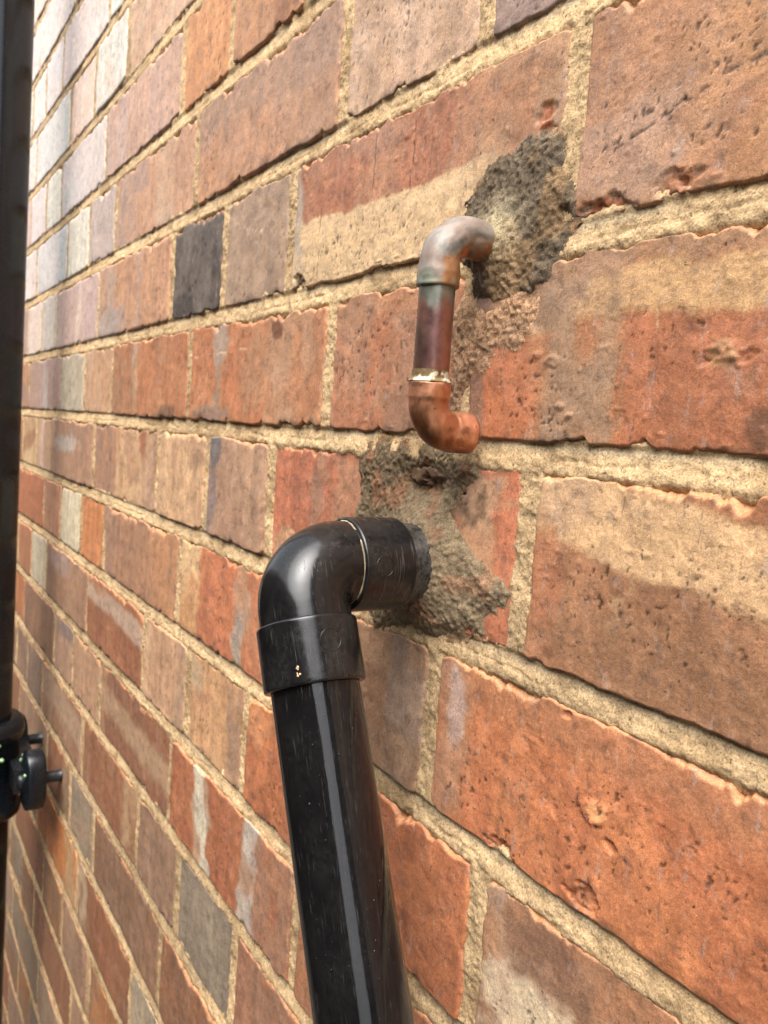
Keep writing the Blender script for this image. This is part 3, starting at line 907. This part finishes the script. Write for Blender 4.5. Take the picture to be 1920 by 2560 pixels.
tube("pipe", seglin((COPX, -24, 61), (COPX, -24, 22), 44), np.full(44, RP), M_CU_PIPE, CU_LOC, cu, 64, c_pipe, .12, "brown tarnished straight length", 2)


def c_new(V, Nr, al):
    n = fbm(V[:, 0] / 7 + V[:, 1] / 8, V[:, 2] / 7, 85, 4)
    C = lin((206, 146, 112)) * (1 + .5 * fbm(V[:, 0] / 1.8 + V[:, 1] / 2.1, V[:, 2] / 2.4, 97, 4)[:, None]) * np.ones((len(V), 1))
    w = sstep(-.02, .2, n)[:, None]
    C = C * (1 - .7 * w) + lin((166, 108, 72)) * .7 * w
    k = .9 * sstep(.20, .27, fbm(V[:, 0] / 6 + V[:, 1] / 6 + 4, V[:, 2] / 5, 86, 3))[:, None]
    C = C * (1 - .6 * k) + lin((96, 60, 36)) * .6 * k
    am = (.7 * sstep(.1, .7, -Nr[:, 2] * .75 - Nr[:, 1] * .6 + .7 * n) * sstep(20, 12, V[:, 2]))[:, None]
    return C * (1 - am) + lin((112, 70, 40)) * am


ar2, tl2 = arc((COPX, -24, zbm), (0, 0, -1), (0, 1, 0), 10.5, 22)
yend = -5.0
p_lo = np.concatenate([[(COPX, -24, 24.6)], [(COPX, -24, 24.7)], seglin((COPX, -24, 24.6), (COPX, -24, zbm + tl2 + .4), 12), ar2[1:-1], seglin((COPX, -24 + tl2, zbm), (COPX, yend, zbm), 10),
                       [(COPX, yend + .1, zbm)], [(COPX, yend - .3, zbm)], [(COPX, yend - 6, zbm)]])
r_lo = np.full(len(p_lo), 7.35)
r_lo[:13] = 7.75; r_lo[-13:-3] = 7.75
r_lo[0] = 6.4; r_lo[1] = 7.6
r_lo[-3] = 7.4; r_lo[-2] = 6.6; r_lo[-1] = 6.4
mid = slice(13, len(p_lo) - 13)
p_lo[0] = (COPX, -24, 24.75); p_lo[1] = (COPX, -24, 24.7)
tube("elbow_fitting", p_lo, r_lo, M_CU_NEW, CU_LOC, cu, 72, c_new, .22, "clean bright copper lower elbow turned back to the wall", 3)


def c_sol(V, Nr, al):
    n = fbm(V[:, 0] / 3 + V[:, 1] / 3, V[:, 2] / 2.5, 87, 4)
    C = lin((206, 198, 172)) * np.ones((len(V), 1))
    w = sstep(-.02, .12, n + .06 * (V[:, 2] - 25.6))[:, None]
    return C * (1 - w) + lin((118, 98, 66)) * w


ps = seglin((COPX, -24, 24.4), (COPX, -24, 29.2), 18)
tube("solder_ring", ps, 6.55 + 1.25 * np.exp(-((ps[:, 2] - 25.0) / .75) ** 2) + .18, M_SOLDER, CU_LOC, cu, 96, c_sol, .7, "lumpy pale bead of solder and flux", 4)

# water beads down the left side of the pipe
beads = []
_b = np.random.default_rng(5)


def blob_sphere(c, r, sq=1.0, nu=8, nv=6):
    th = np.linspace(0, np.pi, nv); ph = np.linspace(0, 2 * np.pi, nu, endpoint=False)
    V = np.stack([np.outer(np.sin(th), np.cos(ph)), np.outer(np.sin(th), np.sin(ph)), np.outer(np.cos(th), np.ones(nu)) * sq], -1).reshape(-1, 3)
    return V * r + np.array(c), grid_faces(nv, nu, True)


def merge(parts):
    VV, FF, o = [], [], 0
    for V, F in parts:
        VV.append(V); FF.append(F + o); o += len(V)
    return np.concatenate(VV), np.concatenate(FF)


for z in np.arange(27, 52, .75):
    ang = math.radians(-122 + _b.uniform(-4, 4))
    # the side of the pipe seen as its left edge
    beads.append(blob_sphere((COPX - 6.55 * .80 + _b.uniform(-.2, .2), -24 - 6.55 * .60 + _b.uniform(-.2, .2), z), _b.uniform(.25, .5), 1.0))
V, F = merge(beads)
M_WATER, ntw, bsw = mat_base("water_bead")
bsw.inputs["Base Color"].default_value = (.05, .05, .045, 1)
bsw.inputs["Roughness"].default_value = .08
bsw.inputs["Specular IOR Level"].default_value = .8
link("water_beads", make_mesh("water_beads", local(V, CU_LOC), F, M_WATER), cu, "row of tiny pale beads along the pipe edge", kind="stuff")


# ------------------------------------------------------------------ black waste pipe
def plastic_material(name, base, rough, dust, scratch, coat=0.0, mscale=(1, 1, .05), mrot=26.0):
    mt, nt, bs = mat_base(name)
    co = nt.nodes.new("ShaderNodeTexCoord").outputs["Object"]
    col = nt.nodes.new("ShaderNodeVertexColor"); col.layer_name = "Col"
    mq = nnode(nt, "ShaderNodeMapping"); mq.inputs["Rotation"].default_value = (0, math.radians(mrot), 0)
    nt.links.new(co, mq.inputs["Vector"])
    mp = nnode(nt, "ShaderNodeMapping"); mp.inputs["Scale"].default_value = mscale
    nt.links.new(mq.outputs[0], mp.inputs["Vector"])
    s1 = noise(nt, mp.outputs[0], .55, 3, .6)
    patchy = noise(nt, co, 11, 4, .6)
    f = nnode(nt, "ShaderNodeMath", operation='MULTIPLY')
    nt.links.new(ramp(nt, s1, .58, .72), f.inputs[0]); nt.links.new(ramp(nt, patchy, .42, .62), f.inputs[1])
    f2 = nnode(nt, "ShaderNodeMath", operation='MULTIPLY'); nt.links.new(f.outputs[0], f2.inputs[0]); f2.inputs[1].default_value = scratch
    c = mix(nt, f2.outputs[0], base + (1,), (.16, .15, .13, 1))
    sp = noise(nt, co, .8, 2, .5)
    c = mix(nt, ramp(nt, sp, .745, .78, (0, 0, 0, 1), (.15, .15, .15, 1)), c, (.30, .28, .23, 1))
    # vertex colour red = dust lying on the surface
    sep = nt.nodes.new("ShaderNodeSeparateColor"); nt.links.new(col.outputs[0], sep.inputs[0])
    dm = nnode(nt, "ShaderNodeMath", operation='MULTIPLY'); nt.links.new(sep.outputs[0], dm.inputs[0])
    nt.links.new(ramp(nt, noise(nt, co, 2.0, 5, .7), .30, .62), dm.inputs[1])
    c = mix(nt, dm.outputs[0], c, dust + (1,))
    nt.links.new(c, bs.inputs["Base Color"])
    ra = nnode(nt, "ShaderNodeMath", operation='MULTIPLY_ADD'); nt.links.new(dm.outputs[0], ra.inputs[0]); ra.inputs[1].default_value = .45; ra.inputs[2].default_value = rough
    rb = nnode(nt, "ShaderNodeMath", operation='MULTIPLY_ADD'); nt.links.new(f.outputs[0], rb.inputs[0]); rb.inputs[1].default_value = .3; nt.links.new(ra.outputs[0], rb.inputs[2])
    nt.links.new(rb.outputs[0], bs.inputs["Roughness"])
    bs.inputs["Specular IOR Level"].default_value = .45
    bs.inputs["Coat Weight"].default_value = coat
    bs.inputs["Coat Roughness"].default_value = rough * .7
    n1 = bump(nt, s1, .06, .12)
    nt.links.new(bump(nt, noise(nt, co, 9, 2, .5), .10, .35, n1), bs.inputs["Normal"])
    return mt


M_BLK = plastic_material("black_plastic", (.004, .004, .0045), .07, (.14, .13, .115), .22)
M_FIT = plastic_material("black_plastic_fitting", (.004, .004, .0045), .15, (.13, .125, .115), .2)
M_SLEEVE = plastic_material("black_plastic_scuffed", (.004, .004, .0045), .18, (.13, .125, .115), .45, 0.0, (.05, 1, .05), 0)

AX = np.array([0.4384, 0.0, -0.8988])
CB = np.array([BLKX, -58.0, -47.0])
BL_LOC = tuple(CB)
bp = empty("waste_pipe", BL_LOC, "glossy black plastic waste pipe with elbow, slanting down from the wall", "pipe")
RPI, RSO, RBE = 16.3, 18.7, 17.2


def c_dust(level, up=.08):
    def f(V, Nr, al):
        n = fbm(V[:, 0] / 9 + V[:, 1] / 9, V[:, 2] / 9, 91, 4)
        d = np.clip(level + n * level * 2.2 + up * np.clip(Nr[:, 2], 0, 1), 0, 1)
        return np.stack([d, d, d], -1)
    return f


# straight length going down out of the picture
pp = seglin(CB + AX * 40, CB + AX * 620, 160)
tube("pipe", pp, np.full(160, RPI), M_BLK, BL_LOC, bp, 96, c_dust(.03, 0), .0)
# stub into the wall
tube("pipe", seglin(CB + np.array([0, 36, 0]), CB + np.array([0, 66, 0]), 40), np.full(40, RPI + .2), M_FIT, BL_LOC, bp, 96, c_dust(.45), .1, "dusty stub entering the mortar")
# bend
ar3, tl3 = arc(CB, (0, -1, 0), AX, 17.5, 30)
pb = np.concatenate([seglin(CB + np.array([0, 30, 0]), CB + np.array([0, tl3 + .3, 0]), 8), ar3[1:-1], seglin(CB + AX * tl3, CB + AX * 30, 8)])
tube("elbow_bend", pb, np.full(len(pb), RBE), M_FIT, BL_LOC, bp, 112, c_dust(.04, .05), .25)


def socket(d, a, b, label, mat):
    d = np.array(d, float)
    t = np.concatenate([[a, a, a + .15, a + .7], np.linspace(a + 1.2, b - 1.0, 24), [b - .5, b - .12, b, b, b - .1]])
    r = np.concatenate([[RBE - .8, RSO - 1.0, RSO - .45, RSO - .05], np.full(24, RSO), [RSO - .1, RSO - .35, RSO - .7, RPI + .25, RPI - .3]])
    # long, straight runs keep their edges crisp
    path = CB[None, :] + d[None, :] * np.maximum.accumulate(t + np.arange(len(t)) * 1e-4)[:, None]
    return tube("elbow_socket", path, r, mat, BL_LOC, bp, 112, c_dust(.06, .05), .06, label)


s1 = socket(AX, 22.5, 46.0, "lower socket of the elbow", M_FIT)
s2 = socket((0, 1, 0), 19.5, 42.5, "upper socket of the elbow next to the wall", M_SLEEVE)

# cream solvent line at the upper socket edge, grey tape band on the stub
M_CREAM = metal_material("dried_solvent", 0.0, .7, .9, .6)


def c_cream(V, Nr, al):
    n = fbm(V[:, 0] / 3, V[:, 2] / 3, 92, 3)
    return lin((158, 143, 114)) * (1 + 1.6 * n[:, None])


t = np.linspace(18.7, 19.9, 8)
tube("solvent_line", CB[None, :] + np.array([[0, 1, 0]]) * t[:, None], RBE + .22 * np.sin(np.linspace(0, np.pi, 8)) - .05, M_CREAM, BL_LOC, s2, 112, c_cream, .9)
t = np.linspace(42.4, 46.6, 14)
tube("tape_band", CB[None, :] + np.array([[0, 1, 0]]) * t[:, None], np.linspace(RSO - .5, RPI + .5, 14), M_FIT, BL_LOC, bp, 96, c_dust(.55), .14, "dusty grey band where the socket meets the stub")


# round mould marks on the sockets
def mould_ring(axis_d, along, angle_vec, rad, parent):
    axis_d = np.array(axis_d, float); v = np.array(angle_vec, float)
    v = v - axis_d * (v @ axis_d); v /= np.linalg.norm(v); w = np.cross(axis_d, v)
    th = np.linspace(0, 2 * np.pi, 49)
    loop = []
    for q in th:
        a, b = rad * math.cos(q), rad * math.sin(q) / RSO
        loop.append(CB + axis_d * (along + a) + (v * math.cos(b) + w * math.sin(b)) * (RSO + .02))
    return tube("moulding_mark", np.array(loop), np.full(49, .17), M_FIT, BL_LOC, parent, 6, c_dust(.1))


view_d = CAM - CB
mould_ring(AX, 32.0, np.array([.93, -.05, .3]), 3.9, s1)
mould_ring((0, 1, 0), 27.5, np.array([.95, 0, .12]), 3.9, s2)

# small drops and specks stuck to the pipe
_d = np.random.default_rng(11)
vv = CAM - (CB + AX * 100); vv = vv - AX * (vv @ AX); vv /= np.linalg.norm(vv); ww = np.cross(AX, vv)
if ww @ RIGHT < 0:
    ww = -ww
drops = []
for i in range(20):
    al = _d.uniform(50, 150); an = _d.normal(.1, .45)
    p = CB + AX * al + (vv * math.cos(an) + ww * math.sin(an)) * (RPI - .05)
    drops.append(blob_sphere(p, _d.uniform(.10, .28), 1.5))
V, F = merge(drops)
link("water_drops", make_mesh("water_drops", local(V, BL_LOC), F, M_WATER), bp, "scattered tiny droplets on the black pipe", kind="stuff")
crumbs = []
for i in range(9):
    q = CB + AX * (39.5 + i * .45) + (vv * math.cos(-.28) + ww * math.sin(-.28 + .02 * math.sin(i * 2.1))) * (RSO + .05)
    crumbs.append(blob_sphere(q + _d.normal(0, .18, 3), _d.uniform(.22, .5)))
V, F = merge(crumbs)
link("paint_crumb", make_mesh("paint_crumb", local(V, BL_LOC), F, M_CREAM, np.tile(lin((220, 190, 150)), (len(V), 1))), bp, "small cream crumb stuck on the lower socket")

# ------------------------------------------------------------------ downpipe at the left edge
M_IRON = plastic_material("black_painted_iron", (.0035, .0055, .008), .22, (.06, .065, .07), .2)
DPX, DPY, DPR = -999.0, -75.0, 30.0
DP_LOC = (DPX, DPY, -1294)
dp = empty("downpipe", DP_LOC, "dark round downpipe standing upright at the left edge", "downpipe")
tube("pipe", seglin((DPX, DPY, -1280), (DPX, DPY, 1200), 60), np.full(60, DPR), M_IRON, DP_LOC, dp, 72, c_dust(0, 0), .0)
EZ = -405.0
zc = np.array([-462, -462, -459, -450, -447, -372, -369, -362, -352, -348, -348.]) + 0
rc = np.array([DPR - 1, 39, 42, 43, 39.5, 39.5, 43.5, 45.0, 43.5, 40, DPR - 1.])
tube("collar", np.stack([np.full(11, DPX), np.full(11, DPY), zc + np.arange(11) * 1e-3], -1), rc, M_IRON, DP_LOC, dp, 72, c_dust(.02, .02))
for sx in (-1, 1):
    # rounded fixing ear, plate facing out from the wall
    th = np.linspace(0, 2 * np.pi, 40, endpoint=False)
    ex = DPX + sx * 60.0
    rx, rz = 23.0, 33.0
    out = np.stack([ex + rx * np.sign(np.cos(th)) * np.abs(np.cos(th)) ** .8, np.zeros(40), EZ + rz * np.sign(np.sin(th)) * np.abs(np.sin(th)) ** .8], -1)
    lay = []
    for yy_, sc in ((-19.0, .0), (-19.0, .86), (-20.5, .98), (-24, 1.0), (-36, 1.0), (-39, .97), (-40.5, .84), (-40.5, .0)):
        q = out.copy(); q[:, 0] = ex + (q[:, 0] - ex) * max(sc, .01); q[:, 2] = EZ + (q[:, 2] - EZ) * max(sc, .01); q[:, 1] = yy_
        lay.append(q)
    V = np.concatenate(lay); F = grid_faces(len(lay), 40, True)
    al = sstep(.52, .64, vn(V[:, 0] / 8 + 3, V[:, 2] / 8, 95)) * sstep(EZ + 6, EZ + 22, V[:, 2])
    d = np.stack([al * 0 + .05] * 3, -1)
    ear = link("fixing_ear", make_mesh("fixing_ear", local(V, DP_LOC), F, M_IRON, d), dp)
    tube("spacer", seglin((ex, 2, EZ), (ex, -20, EZ), 12), 6.4 + .9 * np.array([1, 1, .3, 0, 0, 0, 0, 0, 0, .3, 1, 1.]), M_IRON, DP_LOC, ear, 32, c_dust(.25))
    hb = np.array([(ex, -40, EZ), (ex, -40.2, EZ), (ex, -45, EZ), (ex, -47, EZ), (ex, -47.1, EZ)], float)
    tube("bolt_head", hb, np.array([9, 9.2, 9.0, 6.5, .1]), M_IRON, DP_LOC, ear, 6, c_dust(.4))
# green blobs that stand in for green reflections on the ears and collar
M_GREEN_REFL = metal_material("green_reflection", 0.0, .75, .95, .9)
mo = []
for i in range(70):
    sx = 1 if i % 2 else -1
    a_ = _d.uniform(.2, 1.3)
    mo.append(blob_sphere((DPX + sx * 60 + 21 * math.cos(a_) * _d.choice([-1, 1]) * .8, -31 + _d.uniform(-10, 8), EZ + 29 * math.sin(a_) + _d.uniform(-2, 3)), _d.uniform(1.2, 3.4)))
for i in range(50):
    a_ = _d.uniform(-2.6, .4)
    mo.append(blob_sphere((DPX + 43 * math.cos(a_), DPY + 43 * math.sin(a_), EZ + _d.normal(24, 12)), _d.uniform(1.0, 3.0)))
V, F = merge(mo)
cm = np.where((vn(V[:, 0] / 6, V[:, 2] / 6, 96) > .5)[:, None], lin((150, 190, 146)), lin((70, 92, 44)))
link("green_reflection_blobs", make_mesh("green_reflection_blobs", local(V, DP_LOC), F, M_GREEN_REFL, cm), dp, "green blobs standing in for green reflections on the fixing ears", kind="stuff")
# cross web joining collar and ears
V = []
for yy_ in (-22.0, -50.0):
    for x_, z_ in ((DPX - 62, EZ - 13), (DPX + 62, EZ - 13), (DPX + 62, EZ + 13), (DPX - 62, EZ + 13)):
        V.append((x_, yy_, z_))
F = np.array([[0, 1, 2, 3], [7, 6, 5, 4], [0, 4, 5, 1], [1, 5, 6, 2], [2, 6, 7, 3], [3, 7, 4, 0]])
link("cross_bar", make_mesh("cross_bar", local(np.array(V, float), DP_LOC), F, M_IRON, np.full((8, 3), .2), False), dp)

# ------------------------------------------------------------------ ground and added unseen blocks that shape the light
def plain(name, c1, c2, size_u, rough=.9):
    mt, nt, bs = mat_base(name)
    co = nt.nodes.new("ShaderNodeTexCoord").outputs["Object"]
    c = ramp(nt, noise(nt, co, size_u, 6, .65), .3, .7, c1 + (1,), c2 + (1,))
    nt.links.new(c, bs.inputs["Base Color"]); bs.inputs["Roughness"].default_value = rough
    nt.links.new(bump(nt, noise(nt, co, size_u * .1, 4, .6), .5, 3), bs.inputs["Normal"])
    return mt


M_GROUND = plain("concrete_path", (.13, .125, .115), (.22, .21, .195), 60)
GZ = -1296.0
g = 120000.0
link("ground", make_mesh("ground", np.array([[-g, -g, GZ], [g, -g, GZ], [g, g, GZ], [-g, g, GZ]]), np.array([[0, 1, 2, 3]]), M_GROUND), kind="structure")



def textured_brick(name, c1, c2, cm):
    mt, nt, bs = mat_base(name)
    co = nt.nodes.new("ShaderNodeTexCoord").outputs["Object"]
    sp = nt.nodes.new("ShaderNodeSeparateXYZ"); nt.links.new(co, sp.inputs[0])
    ad = nnode(nt, "ShaderNodeMath", operation='ADD'); nt.links.new(sp.outputs[0], ad.inputs[0]); nt.links.new(sp.outputs[1], ad.inputs[1])
    cb = nt.nodes.new("ShaderNodeCombineXYZ"); nt.links.new(ad.outputs[0], cb.inputs[0]); nt.links.new(sp.outputs[2], cb.inputs[1])
    bt = nnode(nt, "ShaderNodeTexBrick", Scale=1.0)
    bt.inputs["Brick Width"].default_value = 212 * U; bt.inputs["Row Height"].default_value = 75 * U
    bt.inputs["Mortar Size"].default_value = 4.5 * U; bt.inputs["Mortar Smooth"].default_value = .3
    bt.inputs["Color1"].default_value = c1 + (1,); bt.inputs["Color2"].default_value = c2 + (1,); bt.inputs["Mortar"].default_value = cm + (1,)
    nt.links.new(cb.outputs[0], bt.inputs["Vector"])
    c = mix(nt, 1.0, bt.outputs[0], ramp(nt, noise(nt, co, 30, 6, .65), .3, .7, (.7, .7, .7, 1), (1.2, 1.2, 1.2, 1)), 'MULTIPLY')
    nt.links.new(c, bs.inputs["Base Color"]); bs.inputs["Roughness"].default_value = .85
    iv = nnode(nt, "ShaderNodeMath", operation='SUBTRACT'); iv.inputs[0].default_value = 1.0; nt.links.new(bt.outputs["Fac"], iv.inputs[1])
    nt.links.new(bump(nt, iv.outputs[0], .8, 5), bs.inputs["Normal"])
    return mt


M_FARBRICK = textured_brick("plain_brickwork", (.25, .10, .06), (.30, .15, .10), (.40, .31, .19))
M_DARKBRICK = textured_brick("dark_brickwork", (.052, .042, .038), (.072, .056, .05), (.09, .085, .075))


def box(x0, x1, y0, y1, z0, z1):
    V = np.array([(x, y, z) for z in (z0, z1) for y in (y0, y1) for x in (x0, x1)], float)
    F = np.array([[0, 2, 3, 1], [4, 5, 7, 6], [0, 1, 5, 4], [2, 6, 7, 3], [0, 4, 6, 2], [1, 3, 7, 5]])
    return V, F


# the same wall carries on past the bricks in view, up, down and to both sides
V, F = merge([box(-5200, 2600, 13, 250, GZ, 3000)])
link("wall_core", make_mesh("wall_core", local(V, WALL_LOC), F, M_FARBRICK, None, False), wall)
V, F = box(1000, 2200, -290, 12, GZ, 3000)  # added unseen block to the right, darkens part of the pipe reflection
link("added_reflection_block", make_mesh("added_reflection_block", local(V, WALL_LOC), F, M_DARKBRICK, None, False), wall)
# added unseen block opposite the wall, shapes the skylight and the pipe reflections
V, F = box(-5200, 1150, -1260, -1000, GZ, 640)
nb_ = link("added_light_block", make_mesh("added_light_block", V, F, M_DARKBRICK, None, False), None, "added dark block out of view opposite the wall, shaping light and reflections", "wall")
